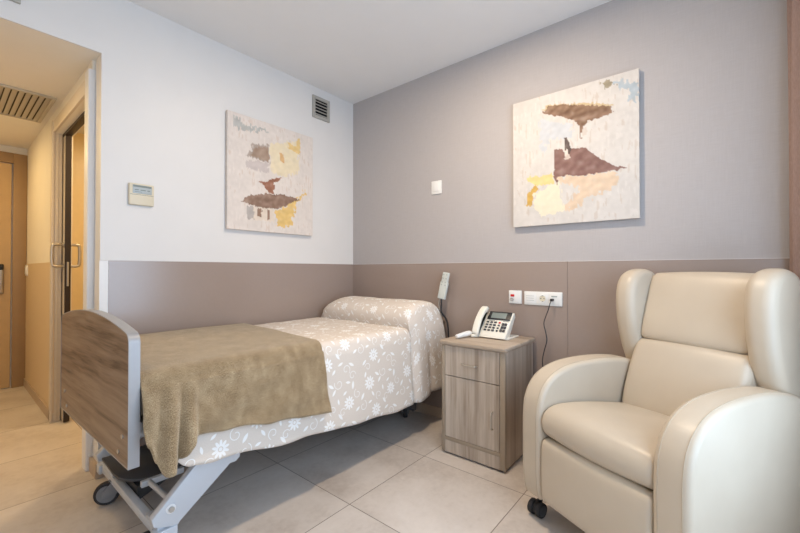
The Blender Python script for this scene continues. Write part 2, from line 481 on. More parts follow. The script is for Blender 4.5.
# sliding door leaf, handles both sides
d = struct('door_1', BX(-1.815, -1.785, 1.09, 1.74, 0.008, 2.10, .002), 'casing', 'beige sliding bathroom door pushed into its pocket')
struct('edge_strip', BX(-1.8165, -1.7835, 1.076, 1.092, 0.008, 2.10, .001), 'door_seal', 'dark leading edge of the sliding door', parent=d)
struct('lock_plate', BX(-1.806, -1.794, 1.072, 1.077, .985, 1.16, .002), 'steel', 'steel lock plate', parent=d)
def dhandle(x0, dx):
    pts = [(x0, 1.115, 1.285), (x0 + dx * .75, 1.11, 1.285), (x0 + dx, 1.11, 1.265), (x0 + dx, 1.11, 1.155), (x0 + dx * .75, 1.11, 1.13), (x0, 1.115, 1.13)]
    bm = tube(bmesh.new(), spline(pts, 6), .0105, 12)
    cyl(bm, (x0, 1.113, 1.285), (x0 + dx * .14, 1.113, 1.285), .017, 16); cyl(bm, (x0, 1.113, 1.13), (x0 + dx * .14, 1.113, 1.13), .017, 16)
    return bm
struct('pull_handle', dhandle(-1.815, -.066), 'satin_metal', 'satin metal bow handle on the corridor face', True, d)
struct('pull_handle', dhandle(-1.785, .056), 'satin_metal', 'satin metal bow handle on the bathroom face', True, d)
struct('trim_8', BX(-1.82, -1.78, .205, 1.165, 2.082, 2.10), 'door_seal', 'dark track above the sliding door')

# entrance door at the corridor end
bm = BX(-1.955, XC - .002, YE - .035, YE, 0, 2.20, .003); box(bm, -2.95, -2.86, YE - .035, YE, 0, 2.20, .003)
box(bm, -2.86, -1.955, YE - .035, YE, 2.105, 2.20, .003)
d2 = struct('door_2', BX(-2.855, -1.965, YE - .02, YE + .02, .006, 2.098, .003), 'door_wood', 'beige entrance door at the end of the corridor')
struct('door_frame', bm, 'door_frame', 'tan door frame', True, d2)
struct('lock_plate', BX(-2.105, -2.012, YE - .042, YE - .019, .88, 1.155, .012, 3), 'steel', 'silver electronic lock plate', True, d2)
struct('card_reader', BX(-2.103, -2.014, YE - .05, YE - .041, 1.105, 1.157, .008, 3), 'black_plastic', 'black card reader head', True, d2)
bm = cyl(bmesh.new(), (-2.05, YE - .04, 1.0), (-2.05, YE - .09, 1.0), .012); cyl(bm, (-2.05, YE - .085, 1.0), (-2.17, YE - .085, 1.0), .010)
struct('lever_handle', bm, 'satin_metal', None, True, d2)

# ------------------------------------------------------------------ vents, switches
def wall_vent(loc, w, h, label):
    e = root('air_vent', loc, label, 'vent', 'square wall vents')
    bm = bmesh.new(); t = .026
    box(bm, -w/2, -w/2 + t, -.014, 0, -h/2, h/2, .002); box(bm, w/2 - t, w/2, -.014, 0, -h/2, h/2, .002)
    box(bm, -w/2 + t, w/2 - t, -.014, 0, h/2 - t, h/2, .002); box(bm, -w/2 + t, w/2 - t, -.014, 0, -h/2, -h/2 + t, .002)
    ob('frame', bm, 'vent_grey', e)
    ob('duct_mesh', BX(-w/2 + t, w/2 - t, -.003, -.001, -h/2 + t, h/2 - t), 'hollow', e)['label'] = 'dark opening behind the slats'
    n = 5; pitch = (h - 2 * t) / n
    for i in range(n):
        z = h/2 - t - pitch * (i + .5)
        bm = prism(bmesh.new(), [(-.0035, z - .006), (-.0125, z - .011), (-.0125, z - .007), (-.0035, z + .003)], lambda p, q, a: (a, p, q), -w/2 + t, w/2 - t)
        ob('slat', bm, 'vent_grey', e, False)
    return e
wall_vent((-.372, 0, 2.448), .178, .182, 'small grey louvred vent high on the white wall above the left picture')
wall_vent((-2.245, 0, 2.449), .178, .182, 'grey square vent above the corridor opening, cut by the photo top edge')

e = root('ceiling_vent', (-2.14, 1.215, HC), 'beige slatted air grille in the low corridor ceiling', 'vent')
x0, x1, y0, y1 = -.34, .245, -.32, .32; t = .022
bm = bmesh.new()
box(bm, x0, x0 + t, y0, y1, -.014, 0, .002); box(bm, x1 - t, x1, y0, y1, -.014, 0, .002)
box(bm, x0 + t, x1 - t, y0, y0 + t, -.014, 0, .002); box(bm, x0 + t, x1 - t, y1 - t, y1, -.014, 0, .002)
ob('frame', bm, 'vent_beige', e)
ob('duct_mesh', BX(x0 + t, x1 - t, y0 + t, y1 - t, -.003, -.001), 'duct_brown', e)['label'] = 'dark opening behind the slats'
for i in range(17):
    x = x0 + t + .016 + i * .032
    bm = prism(bmesh.new(), [(x - .0135, -.0125), (x - .012, -.014), (x + .0135, -.0055), (x + .012, -.0035)], lambda p, q, a: (p, a, q), y0 + t, y1 - t)
    ob('slat', bm, 'vent_beige', e, False)

e = root('thermostat', (-1.661, 0, 1.53), 'cream square wall thermostat with a grey display', 'thermostat')
ob('body', BX(-.0615, .0615, -.02, 0, -.061, .061, .005, 3), 'cream_plastic', e)
ob('display', BX(-.045, .049, -.0225, -.019, .004, .052, .002), 'lcd_light', e)['label'] = 'pale grey lcd'
bm = bmesh.new()
box(bm, -.043, .047, -.0232, -.0222, .040, .051)
ob('display_header', bm, 'lcd', e)['label'] = 'darker upper strip of the lcd'
bm = bmesh.new()
for i, (a, w) in enumerate(((-.036, .02), (-.008, .026), (.026, .014))): box(bm, a, a + w, -.0232, -.0222, .022, .027)
box(bm, -.036, .0, -.0232, -.0222, .012, .015)
ob('display_digits', bm, 'lcd', e)
ob('cover_seam', BX(-.057, .057, -.0206, -.0195, -.0035, -.0015), 'lcd', e)['label'] = 'thin line above the flap'

e = root('light_switch', (0, -.916, 1.726), 'white square light switch on the linen wallpaper above the bed head', 'switch')
ob('frame', BX(-.009, 0, -.045, .045, -.05, .05, .003), 'white_plastic', e)
ob('rocker', BX(-.013, -.008, -.028, .028, -.03, .03, .003), 'white_plastic', e)

e = root('hallway_switch', (XC, 2.47, 1.10), 'small cream switch at the far end of the corridor wall', 'switch')
ob('frame', BX(-.012, 0, -.05, .05, -.05, .05, .003), 'white_plastic', e)
ob('rocker', BX(-.017, -.011, -.032, .032, -.036, .036, .003), 'white_plastic', e)

e = root('call_plate', (-.005, -1.5325, .927), 'white wall plate with a red square button and pull ring', 'call button')
ob('plate', BX(-.009, 0, -.0425, .0425, -.0425, .0425, .003), 'white_plastic', e)
ob('inner_frame', BX(-.0105, -.008, -.034, .034, -.034, .034, .002), 'white_plastic', e)
ob('call_button', BX(-.014, -.009, .004, .029, .002, .017, .0015), 'red', e)['label'] = 'red square button'
bm = tube(bmesh.new(), [(-.02, .018 + .011 * cos(a), -.016 + .008 * sin(a)) for a in [2 * pi * k / 16 for k in range(17)]], .0022, 8)
cyl(bm, (-.009, .018, -.012), (-.02, .018, -.010), .003, 10)
ob('pull_ring', bm, 'steel', e)['label'] = 'small metal ring'

e = root('socket_panel', (-.005, -1.7095, .9245), 'long white wall plate with a round socket and charging port', 'socket')
ob('plate', BX(-.009, 0, -.1165, .1165, -.0425, .0425, .003), 'white_plastic', e)
for k, y in enumerate((.078, 0, -.076)):
    ob('module', BX(-.011, -.008, y - .034, y + .034, -.034, .034, .002), 'white_plastic', e)
bm = bmesh.new()
for z in (-.014, .0, .014): box(bm, -.0116, -.0105, .052, .104, z - .0012, z + .0012)
ob('rocker_line', bm, 'grey_key', e)['label'] = 'fine grey lines of the blank module'
bm = tube(bmesh.new(), [(-.012, .021 * cos(a), .021 * sin(a)) for a in [2 * pi * k / 28 for k in range(29)]], .0022, 8)
ob('socket_rim', bm, 'white_plastic', e)
ob('socket_well', cyl(bmesh.new(), (-.0108, 0, 0), (-.0114, 0, 0), .019, 28), 'cream_plastic', e)
bm = bmesh.new()
for y in (-.0095, .0095): cyl(bm, (-.0112, y, 0), (-.0119, y, 0), .0032, 12)
for z in (-.018, .018): box(bm, -.0125, -.0112, -.004, .004, z - .002, z + .002)
ob('pin_hole', bm, 'dark_grey', e)
ob('port', BX(-.0118, -.0105, -.088, -.054, .012, .020), 'grey_key', e)

e = root('power_cord', (-.016, -1.772, .92), 'thin black cord plugged into the long white plate, hanging behind the armrest', 'cord')
ob('plug', BX(-.03, 0, -.008, .008, -.007, .007, .002), 'cord_black', e)
pts = [(-.028, .0, -.003), (-.036, .006, -.022), (-.03, .018, -.06), (-.022, .04, -.115), (-.022, .047, -.15), (-.022, .036, -.2), (-.022, .03, -.25), (-.022, .045, -.31), (-.026, .055, -.38), (-.03, .04, -.5), (-.03, .03, -.62), (-.03, .02, -.72), (-.04, -.02, -.87), (-.045, -.04, -.9155)]
ob('cable', tube(bmesh.new(), spline(pts, 6), .0026, 8), 'cord_black', e)

# ------------------------------------------------------------------ pictures
def inside(poly, x, y):
    c = False; n = len(poly); j = n - 1
    for i in range(n):
        xi, yi = poly[i]; xj, yj = poly[j]
        if (yi > y) != (yj > y) and x < (xj - xi) * (y - yi) / (yj - yi) + xi: c = not c
        j = i
    return c
def painting(fn, W, Hh, base, layers, seed, nx=150, ny=176, depth=.028, gain=.97):
    """fn(u,v,d)->xyz; u to the right, v down"""
    bm = bmesh.new(); lay = bm.loops.layers.color.new('paint')
    V = [[bm.verts.new(fn(i / nx * W, j / ny * Hh, depth)) for i in range(nx + 1)] for j in range(ny + 1)]
    colr = {}
    for j in range(ny + 1):
        for i in range(nx + 1):
            u, v = i / nx, j / ny
            w = noise.noise(Vector((u * 9 + seed, v * 9, 1.3))); w2 = noise.noise(Vector((u * 30, v * 30 + seed, 4.1))); w3 = noise.noise(Vector((u * 60, v * 13, seed + 7)))
            c = [q + 7 * w + 6 * w2 for q in base]
            if w3 + .6 * w > .5: c = [c[0] - 8, c[1] - 13, c[2] - 17]
            elif w3 + .6 * w < -.5: c = [q + 6 for q in c]
            for poly, pc, al, jit, st in layers:
                uu = u + jit * (w2 * .8 + .6 * noise.noise(Vector((u * 70, v * 18, seed + 3)))); vv = v + jit * (w3 * .5 + .5 * w2)
                if inside(poly, uu, vv):
                    a = al * (1 - .28 * max(0, noise.noise(Vector((u * 22, v * 22, seed + 11)))))
                    s = st * (noise.noise(Vector((u * 16 + v * 10, v * 26, seed + 5))) + .5 * w2)
                    c = [k * (1 - a) + (q + s) * a for k, q in zip(c, pc)]
            colr[V[j][i]] = tuple(min(250, max(8, q)) / 255 * gain for q in c) + (1.0,)
    for j in range(ny):
        for i in range(nx): bm.faces.new((V[j][i], V[j + 1][i], V[j + 1][i + 1], V[j][i + 1]))
    ring = [V[0][i] for i in range(nx + 1)] + [V[j][nx] for j in range(1, ny + 1)] + [V[ny][i] for i in range(nx - 1, -1, -1)] + [V[j][0] for j in range(ny - 1, 0, -1)]
    back = []
    for v in ring:
        pass
    bk = {}
    for j in range(ny + 1):
        for i in range(nx + 1):
            if i in (0, nx) or j in (0, ny):
                q = bm.verts.new(fn(i / nx * W, j / ny * Hh, 0)); bk[V[j][i]] = q; colr[q] = colr[V[j][i]]
    for k in range(len(ring)):
        a, c = ring[k], ring[(k + 1) % len(ring)]
        bm.faces.new((a, c, bk[c], bk[a]))
    bm.faces.new([bk[v] for v in ring])
    bmesh.ops.recalc_face_normals(bm, faces=bm.faces[:])
    for f in bm.faces:
        for l in f.loops: l[lay] = colr[l.vert]
    return bm
R_layers = [
 ([(.243,.185),(.509,.264),(.521,.378),(.327,.343),(.296,.453),(.253,.42)], (206,210,216), .85, .05, 10),
 ([(.851,.044),(.999,.105),(.992,.238),(.931,.201),(.943,.136),(.839,.087)], (176,190,200), .85, .05, 16),
 ([(.738,.027),(.804,.025),(.839,.064),(.767,.081)], (150,138,112), .85, .03, 20),
 ([(.202,.755),(.407,.675),(.459,.909),(.258,.932),(.185,.859)], (244,234,204), .8, .04, 6),
 ([(.393,.647),(.857,.672),(.845,.764),(.646,.827),(.486,.924),(.445,.882),(.595,.747),(.407,.687)], (230,202,172), .85, .05, 14),
 ([(.113,.611),(.365,.618),(.364,.695),(.203,.689)], (240,214,142), .9, .03, 10),
 ([(.135,.748),(.203,.681),(.233,.705),(.187,.766),(.17,.85),(.124,.841)], (214,168,74), .9, .02, 16),
 ([(.26,.11),(.33,.085),(.63,.14),(.83,.2),(.72,.225),(.45,.16)], (206,178,128), .75, .03, 10),
 ([(.267,.133),(.331,.093),(.471,.115),(.629,.16),(.814,.209),(.821,.257),(.728,.273),(.64,.274),(.601,.307),(.587,.397),(.575,.302),(.536,.25),(.428,.198),(.33,.159)], (134,102,80), .95, .022, 34),
 ([(.368,.434),(.438,.438),(.465,.5),(.506,.45),(.612,.46),(.725,.558),(.834,.629),(.927,.654),(.822,.66),(.596,.661),(.463,.644),(.402,.648),(.392,.711),(.365,.618)], (134,98,90), .96, .018, 20),
 ([(.455,.44),(.49,.44),(.5,.52),(.46,.53)], (232,220,208), .9, .02, 8),
 ([(.453,.358),(.475,.362),(.492,.40),(.51,.46),(.49,.50),(.475,.44),(.462,.47)], (92,76,70), .95, .008, 20)]
L_layers = [
 ([(.04,.034),(.102,.031),(.15,.086),(.369,.059),(.422,.075),(.215,.13),(.071,.133)], (186,186,182), .9, .05, 18),
 ([(.184,.379),(.442,.366),(.435,.454),(.201,.459)], (206,194,190), .85, .05, 8),
 ([(.448,.185),(.792,.079),(.814,.386),(.631,.461),(.461,.444)], (240,224,188), .85, .04, 10),
 ([(.233,.232),(.441,.201),(.442,.366),(.184,.352),(.25,.284)], (176,160,148), .92, .035, 14),
 ([(.283,.263),(.434,.222),(.435,.361),(.233,.337)], (168,142,122), .85, .03, 18),
 ([(.669,.121),(.779,.144),(.791,.054),(.825,.056),(.822,.213),(.67,.182)], (234,200,132), .9, .02, 12),
 ([(.564,.243),(.619,.253),(.619,.334),(.573,.321)], (222,176,120), .9, .015, 12),
 ([(.518,.793),(.712,.708),(.9,.546),(.892,.61),(.774,.686),(.782,.747),(.713,.86),(.754,.919),(.538,.947)], (234,196,118), .92, .04, 14),
 ([(.25,.78),(.5,.78),(.5,.9),(.26,.9)], (230,214,196), .8, .03, 10),
 ([(.196,.784),(.276,.781),(.27,.893),(.203,.898)], (182,174,168), .9, .025, 10),
 ([(.31,.792),(.362,.801),(.356,.873),(.31,.862)], (140,108,88), .9, .015, 12),
 ([(.419,.79),(.448,.799),(.448,.88),(.427,.896)], (140,104,84), .9, .012, 12),
 ([(.312,.547),(.407,.544),(.461,.51),(.612,.473),(.54,.52),(.499,.531),(.499,.637),(.444,.649),(.372,.572)], (160,108,84), .95, .02, 24),
 ([(.138,.754),(.219,.699),(.39,.656),(.613,.634),(.815,.65),(.692,.716),(.518,.781),(.32,.783)], (142,112,94), .95, .022, 22)]
W, Hh = .71, .81
bm = painting(lambda u, v, d: (-1.176 + u * .985, -.004 - d, 2.172 - v * .98), W, Hh, (230, 220, 212), L_layers, 2.0)
o = ob('picture', bm, 'canvas'); tag(o, 'unframed abstract canvas with a small brown roof and yellow house, on the white wall', 'picture', 'abstract canvases')
bm = painting(lambda u, v, d: (-.004 - d, -1.531 - u * .98, 2.176 - v * .985), W, Hh, (220, 214, 208), R_layers, 9.0, gain=.95)
o = ob('picture', bm, 'canvas'); tag(o, 'unframed abstract canvas with two dark brown wedge shapes, on the linen wallpaper', 'picture', 'abstract canvases')

# ------------------------------------------------------------------ casters
def caster(parent, x, y, z0, r, w, rz, twin=False, fork_mat='caster_grey', hub='caster_grey'):
    """swivel caster whose wheel touches z0; fork + wheel(s)"""
    c, s = cos(rz), sin(rz)
    T = lambda p: (x + p[0] * c - p[1] * s, y + p[0] * s + p[1] * c, z0 + p[2])
    bm = bmesh.new()
    tr = r * .45
    if twin:
        prism(bm, [(-r * .9, r * .8), (-r * .5, r * 1.7), (r * .4, r * 2.1), (r * .95, r * 2.1), (r * .9, r * 1.4), (r * .2, r * .95)], lambda p, q, a: T((p, a, q)), -w * .16, w * .16, .002)
    else:
        for sg in (-1, 1):
            prism(bm, [(-r * .3, r * .72), (-r * .3, r * 1.2), (r * .25, r * 1.85), (r * .45, r * 2.3), (r * 1.4, r * 2.3), (r * 1.35, r * 1.5), (r * .5, r * .7)], lambda p, q, a: T((p, a, q)), sg * w * .62, sg * w * .86, .002)
        prism(bm, [(r * .2, r * 2.1), (r * 1.3, r * 2.1), (r * 1.3, r * 2.2), (r * .2, r * 2.2)], lambda p, q, a: T((p, a, q)), -w * .86, w * .86, .003)
    cyl(bm, T((r * .8, 0, r * 2.0)), T((r * .8, 0, max(r * 2.85, .105))), .011, 14)
    f = ob('caster', bm, fork_mat, parent)
    for a, b in (((-w * .55, -w * .18), (w * .18, w * .55)) if twin else ((-w * .5, w * .5),)):
        bm = bmesh.new()
        pr = [(r * .74, a), (r * .95, a), (r, a + (b - a) * .25), (r, a + (b - a) * .75), (r * .95, b), (r * .74, b)]
        n = 32; rings = []
        for k in range(n):
            t = 2 * pi * k / n; rings.append([bm.verts.new(T((q * cos(t), yy, r + q * sin(t)))) for q, yy in pr])
        for k in range(n):
            A, B = rings[k], rings[(k + 1) % n]
            for j in range(len(pr)): bm.faces.new((A[j], A[(j + 1) % len(pr)], B[(j + 1) % len(pr)], B[j]))
        bmesh.ops.recalc_face_normals(bm, faces=bm.faces[:])
        ob('tyre', bm, 'dark_rubber', f)
        bm = tube(bmesh.new(), [T((0, a + .001, r)), T((0, a - .002, r)), T((0, b + .002, r)), T((0, b - .001, r))][1:3], r * .74, 28)
        ob('wheel_hub', bm, hub, f)
    return f

# ------------------------------------------------------------------ hospital bed
BL = (-1.0, -.53, 0.0)
bed = root('hospital_bed', BL, 'hospital bed with grey brown footboard and pale blue grey scissor lift frame', 'bed')
def bp(name, bm, mat, parent=bed, label=None, smooth=True):
    o = ob(name, bm, mat, parent, smooth, off=BL)
    if label: o['label'] = label
    return o
def board_outline(y0, y1, zb, zs, zp, inset=0.0):
    pts = [(y0 + inset, zb + inset), (y1 - inset, zb + inset)]
    n = 24; r = .035
    for k in range(n + 1):
        t = k / n; y = y1 - inset - t * (y1 - y0 - 2 * inset)
        d = min(y - y0 - inset, y1 - inset - y)
        z = zs - inset + (zp - zs) * (1 - (2 * t - 1) ** 2) ** .9
        if d < r: z -= r - sqrt(max(0, r * r - (r - d) ** 2))
        pts.append((y, z))
    # finer corner samples
    extra = []
    for p in pts: extra.append(p)
    return extra
def arch(y0, y1, zb, zs, zp, ins):
    """outline: flat bottom, straight sides, rounded shoulders, arched top"""
    pts = [(y0 + ins, zb + ins), (y1 - ins, zb + ins)]
    r = .03; ys = []
    a = y1 - ins; b = y0 + ins
    for k in range(7): ys.append(a - r * (1 - cos(k / 6 * pi / 2)))
    for k in range(1, 24): ys.append(a - r + (b + r - a + r) * k / 24)
    for k in range(7): ys.append(b + r * (1 - cos((6 - k) / 6 * pi / 2)))
    for y in ys:
        t = (y - b) / (a - b); z = zs - ins + (zp - zs) * (1 - abs(2 * t - 1) ** 2.0)
        d = min(y - b, a - y)
        if d < r: z -= r - sqrt(max(0, r * r - (r - d) ** 2))
        pts.append((y, z))
    return pts
FY0, FY1 = -1.005, -.050
foot = bp('footboard', prism(bmesh.new(), arch(FY0, FY1, .428, .880, .932, .003), lambda p, q, a: (a, p, q), -1.982, -1.951), 'foot_wood')
def band(y0, y1, zb, zs, zp, x0, x1):
    bm = bmesh.new(); A = arch(y0, y1, zb, zs, zp, 0); B = arch(y0, y1, zb, zs, zp, .0035); n = len(A)
    R = [[bm.verts.new((x, p, q)) for p, q in P] for x, P in ((x0, B), (x0, A), (x1, A), (x1, B))]
    for j in range(4):
        for i in range(n):
            bm.faces.new((R[j][i], R[j][(i + 1) % n], R[(j + 1) % 4][(i + 1) % n], R[(j + 1) % 4][i]))
    bmesh.ops.recalc_face_normals(bm, faces=bm.faces[:]); return bm
bp('edge_band', band(FY0, FY1, .428, .880, .932, -1.9835, -1.9495), 'edge_band', foot, 'silver edge band')
for y, z in ((-.945, .525), (-.905, .462), (-.13, .525), (-.17, .462)):
    bp('screw_cap', cyl(bmesh.new(), (-1.982, y, z), (-1.9855, y, z), .008, 16), 'steel', foot, 'small steel screw cap')
for o in [foot] + list(foot.children):          # the board stands a touch off square to the wall
    for v in o.data.vertices: v.co.x -= (v.co.y + BL[1] + 1.005) * .0262
head = bp('headboard', prism(bmesh.new(), arch(-1.0, -.06, .40, .76, .80, .003), lambda p, q, a: (a, p, q), -.045, -.018), 'foot_wood')
# mattress platform + side rails
bm = BX(-1.949, -.045, -.93, -.13, .535, .555, .004)
for y in (-.955, -.145): box(bm, -1.949, -.045, y, y + .04, .505, .56, .005)
for x in (-1.93, -1.35, -.75, -.12): box(bm, x, x + .04, -.93, -.13, .505, .535, .003)
bp('bed_frame', bm, 'bed_paint')
# scissor arms
def arm(y, x0, z0, x1, z1, w=.098, th=.034):
    dx, dz = x1 - x0, z1 - z0; l = hypot(dx, dz); ux, uz = dx / l, dz / l; nx, nz = -uz, ux
    pts = [(x0 + nx * w/2, z0 + nz * w/2), (x0 - nx * w/2, z0 - nz * w/2)]
    for k in range(13):
        t = -pi / 2 + pi * k / 12; pts.append((x1 + ux * cos(t) * w/2 + nx * sin(t) * w/2, z1 + uz * cos(t) * w/2 + nz * sin(t) * w/2))
    return prism(bmesh.new(), pts, lambda p, q, a: (p, a, q), y - th/2, y + th/2, .004)
def foot_arm(y, th=.034):
    pts = [(-1.893, .188), (-1.886, .158), (-1.808, .126), (-1.796, .140), (-1.60, .285), (-1.20, .50), (-1.20, .53), (-1.50, .53), (-1.744, .329)]
    return prism(bmesh.new(), pts, lambda p, q, a: (p, a, q), y - th/2, y + th/2, .004)
for y in (-.928, -.165):
    a = bp('lift_arm', foot_arm(y), 'bed_paint')
    s_ = -1 if y < -.5 else 1
    bp('washer', cyl(bmesh.new(), (-1.83, y + s_ * .017, .203), (-1.83, y + s_ * .020, .203), .017, 24), 'white_trim', a, 'pale washer')
    bp('bolt', cyl(bmesh.new(), (-1.83, y + s_ * .019, .203), (-1.83, y + s_ * .029, .203), .010, 18), 'steel', a, 'steel bolt')
    bp('pivot_sleeve', prism(bmesh.new(), [(-1.64, .305), (-1.60, .280), (-1.575, .279), (-1.555, .293), (-1.553, .33), (-1.57, .36), (-1.62, .36)], lambda p, q, q2: (p, q2, q), y - .012 if s_ < 0 else y - .02, y + .02 if s_ < 0 else y + .012, .006), 'bed_paint', a)
    a = bp('lift_arm', arm(y + (.05 if y < -.5 else -.05), -.22, .158, -.86, .49), 'dark_grey')
    a['label'] = 'dark lift arm at the head end'
# foot-end crossbar, end caps, brake plate, rod
bp('cross_bar', BX(-1.872, -1.842, -.908, -.14, .098, .134, .004), 'bed_paint')
for y in (-.925, -.165):
    bp('end_cap', BX(-1.884, -1.806, y - .024, y + .024, .092, .134, .004, 3), 'bed_paint')
bp('cross_bar', BX(-.25, -.21, -.88, -.2, .1, .15, .004), 'dark_grey')
bp('motor_cover', prism(bmesh.new(), [(-1.84, .10), (-1.58, .20), (-1.54, .34), (-1.62, .34), (-1.70, .17), (-1.84, .165)], lambda p, q, a: (p, a, q), -.60, -.26, .006), 'black_plastic', label='black moulded motor cover')
plate = [(-1.62, -.22), (-1.62, -.60), (-1.77, -.60), (-1.795, -.595), (-1.83, -.575), (-1.862, -.54), (-1.882, -.49), (-1.886, -.43), (-1.88, -.22)]
bp('pedal_plate', prism(bmesh.new(), plate, lambda p, q, a: (p, q, a), .172, .186, .004), 'dark_grey', label='dark grey cover plate')
bp('plate_edge', BX(-1.83, -1.66, -.622, -.600, .160, .186, .003), 'bed_paint', label='pale edge of the cover plate')
bp('tie_rod', cyl(bmesh.new(), (-1.80, -.615, .175), (-1.79, -.915, .175), .011, 16), 'bed_paint')
for x, y, rz in ((-1.880, -.315, radians(155)), (-1.876, -.86, radians(150)), (-.16, -.74, radians(35)), (-.2, -.24, radians(30))):
    # the stem sits 0.8 r ahead of the wheel
    caster(bed, x - BL[0], y - BL[1], 0.0, .052, .03, rz + pi)
bm = bmesh.new()
box(bm, -1.87, -1.82, -.35, -.14, .128, .148, .004)
bp('caster_bracket', bm, 'bed_paint')
bp('caster_bracket', BX(-1.87, -1.82, -.93, -.80, .128, .148, .004), 'bed_paint')
# side post under bed head (dark actuator)
bp('actuator', tube(bmesh.new(), [(-.24, -.55, .14), (-.9, -.55, .5)], .028, 16), 'black_plastic', label='black lift actuator')

mt = ob('mattress', BX(-1.93, -.055, -.962, -.085, .562, .712, .03, 4), 'mattress')
tag(mt, 'bed mattress lying under the floral bedspread', 'mattress')

# ------------------------------------------------------------------ bedspread and blanket
T0 = .722
def bumpf(x, y):
    t = (x + .222) / .19
    fx = 0.0 if abs(t) >= 1 else (1 - abs(t) ** 2.6) ** .5
    df = max(0.0, min(1.0, (-.06 - y) / .17)); dn = max(0.0, min(1.0, (y + .985) / .09))
    fy = (1 - (1 - df) ** 2.2) ** .55 * (.80 + .20 * (1 - (1 - dn) ** 2.2) ** .6)
    return .158 * fx * fy - (.010 * exp(-((x + .43) / .025) ** 2) * fy if x < -.3 else 0)
def lean(x, y):
    """the roll over the pillow overhangs its own crease"""
    if not -.413 < x < -.222: return 0.0
    return -.034 * sin(pi * max(0.0, min(1.0, bumpf(x, y) / .16)))
def sheet(xs, hem, off, xmap, nside, out, top_noise, name, mat, th, far_drop=.12, seed=0.0):
    bm = bmesh.new(); uvl = bm.loops.layers.uv.new('UVMap')
    rows = []
    def row(x):
        P = []
        Tz = lambda X, Y: T0 + off + bumpf(X, Y) + top_noise * noise.noise(Vector((X * 3 + seed, Y * 4, 2.2))) + .3 * top_noise * noise.noise(Vector((X * 11, Y * 11, seed)))
        r = .045; yf = -.058; yn = -.985 - off
        X = lambda s: xmap(x, s)
        z0 = Tz(X(0), yf - r)
        for k in range(4): P.append((X(0), yf + off * .3, z0 - r - far_drop * (1 - k / 3)))
        for k in range(1, 6):
            t = k / 6 * pi / 2; P.append((X(0), yf + off * .3 - r * (1 - cos(t)), z0 - r + r * sin(t)))
        n = 36
        for k in range(n + 1):
            y = yf - r + (yn + r - yf + r) * k / n; s = k / n * .5
            P.append((X(s) + lean(X(s), y), y, Tz(X(s), y)))
        zn = Tz(X(.5), yn + r)
        for k in range(1, 7):
            t = k / 6 * pi / 2; P.append((X(.5) + lean(X(.5), yn + r), yn + r - r * sin(t), zn - r + r * cos(t)))
        zt = zn - r
        for k in range(1, nside + 1):
            w = k / nside; xx = X(.5 + .5 * w); zh = hem(xx)
            P.append((xx + lean(xx, yn + r) * max(0, 1 - 2.5 * w), yn - out(xx, w), zt + (zh - zt) * w))
        return P
    P = [row(x) for x in xs]
    m = len(P[0])
    V = [[bm.verts.new(p) for p in r] for r in P]
    U = [0.0]; jm = 26
    for i in range(1, len(xs)): U.append(U[-1] + (Vector(P[i][jm]) - Vector(P[i - 1][jm])).length)
    uvd = {}
    for i in range(len(xs)):
        s = 0.0
        for j in range(m):
            if j: s += (Vector(P[i][j]) - Vector(P[i][j - 1])).length
            uvd[V[i][j]] = (U[i], s)
    for i in range(len(xs) - 1):
        for j in range(m - 1):
            bm.faces.new((V[i][j], V[i][j + 1], V[i + 1][j + 1], V[i + 1][j]))
    bmesh.ops.recalc_face_normals(bm, faces=bm.faces[:])
    up = sum(f.normal.z for f in bm.faces)
    if up < 0: bmesh.ops.reverse_faces(bm, faces=bm.faces[:])
    for f in bm.faces:
        for l in f.loops: l[uvl].uv = uvd[l.vert]
    o = ob(name, bm, mat, None, True, 80)
    md = o.modifiers.new('thickness', 'SOLIDIFY'); md.thickness = th; md.offset = 1.0
    return o
def lerp_tab(tab, x):
    if x <= tab[0][0]: return tab[0][1]
    for (a, p), (b, q) in zip(tab, tab[1:]):
        if x <= b: 
            t = (x - a) / (b - a); t = t * t * (3 - 2 * t); return p + (q - p) * t
    return tab[-1][1]
hem_s = lambda x: lerp_tab([(-1.95, .60), (-1.90, .55), (-1.85, .41), (-1.80, .372), (-1.7, .357), (-1.31, .307), (-.9, .262), (-.58, .232), (-.4, .232), (-.17, .262), (-.04, .275)], x) + .0022 * sin(x * 23)
def out_s(x, w):
    o = .006 + .030 * w
    o += .004 * w * sin(x * 13 + 1.0) * (1 - .4 * w) + .006 * w * noise.noise(Vector((x * 5, w * 2, 3)))
    if x > -.55:                                   # the pillow end hangs lower and fuller
        g = 1 / (1 + exp(-(x + .385) / .012)); o += g * (.020 * (1 - .3 * w) * min(1, w * 4))
        o -= .020 * exp(-((x + .405) / .022) ** 2) * min(1, w * 5)
        o -= .018 * exp(-((x + .27 - .05 * w) / .03) ** 2) * w
    return o
xs = [-1.938 + .02 * k for k in range(72)]
xs = [x for x in xs if x < -.47] + [-.47 + .009 * k for k in range(48)]
sp = sheet(xs, hem_s, .0, lambda x, s: x, 26, out_s, .006, 'bedspread', 'spread', .004)
tag(sp, 'pale beige bedspread with white woven daisies, drawn up over the pillow', 'bedspread')
hem_b = lambda x: lerp_tab([(-1.96, .57), (-1.94, .50), (-1.915, .44), (-1.892, .400), (-1.87, .402), (-1.835, .43), (-1.80, .475), (-1.77, .486), (-1.65, .470), (-1.465, .443), (-1.3, .415), (-1.12, .390)], x) + .003 * sin(x * 31)
def out_b(x, w):
    o = .010 + .034 * w + .005 * w * sin(x * 9 + .5) + .004 * w * noise.noise(Vector((x * 6, w * 3, 8)))
    f = 1 / (1 + exp((x + 1.785) / .014)) * (1 - exp(-((x + 1.95) / .04) ** 2))
    o += .008 * w * sin((x + .5 * w) * 17) * (1 - f)
    o += f * w ** .8 * (.026 + .030 * sin((x + .03 * w) * 88 + 1.2))
    return o
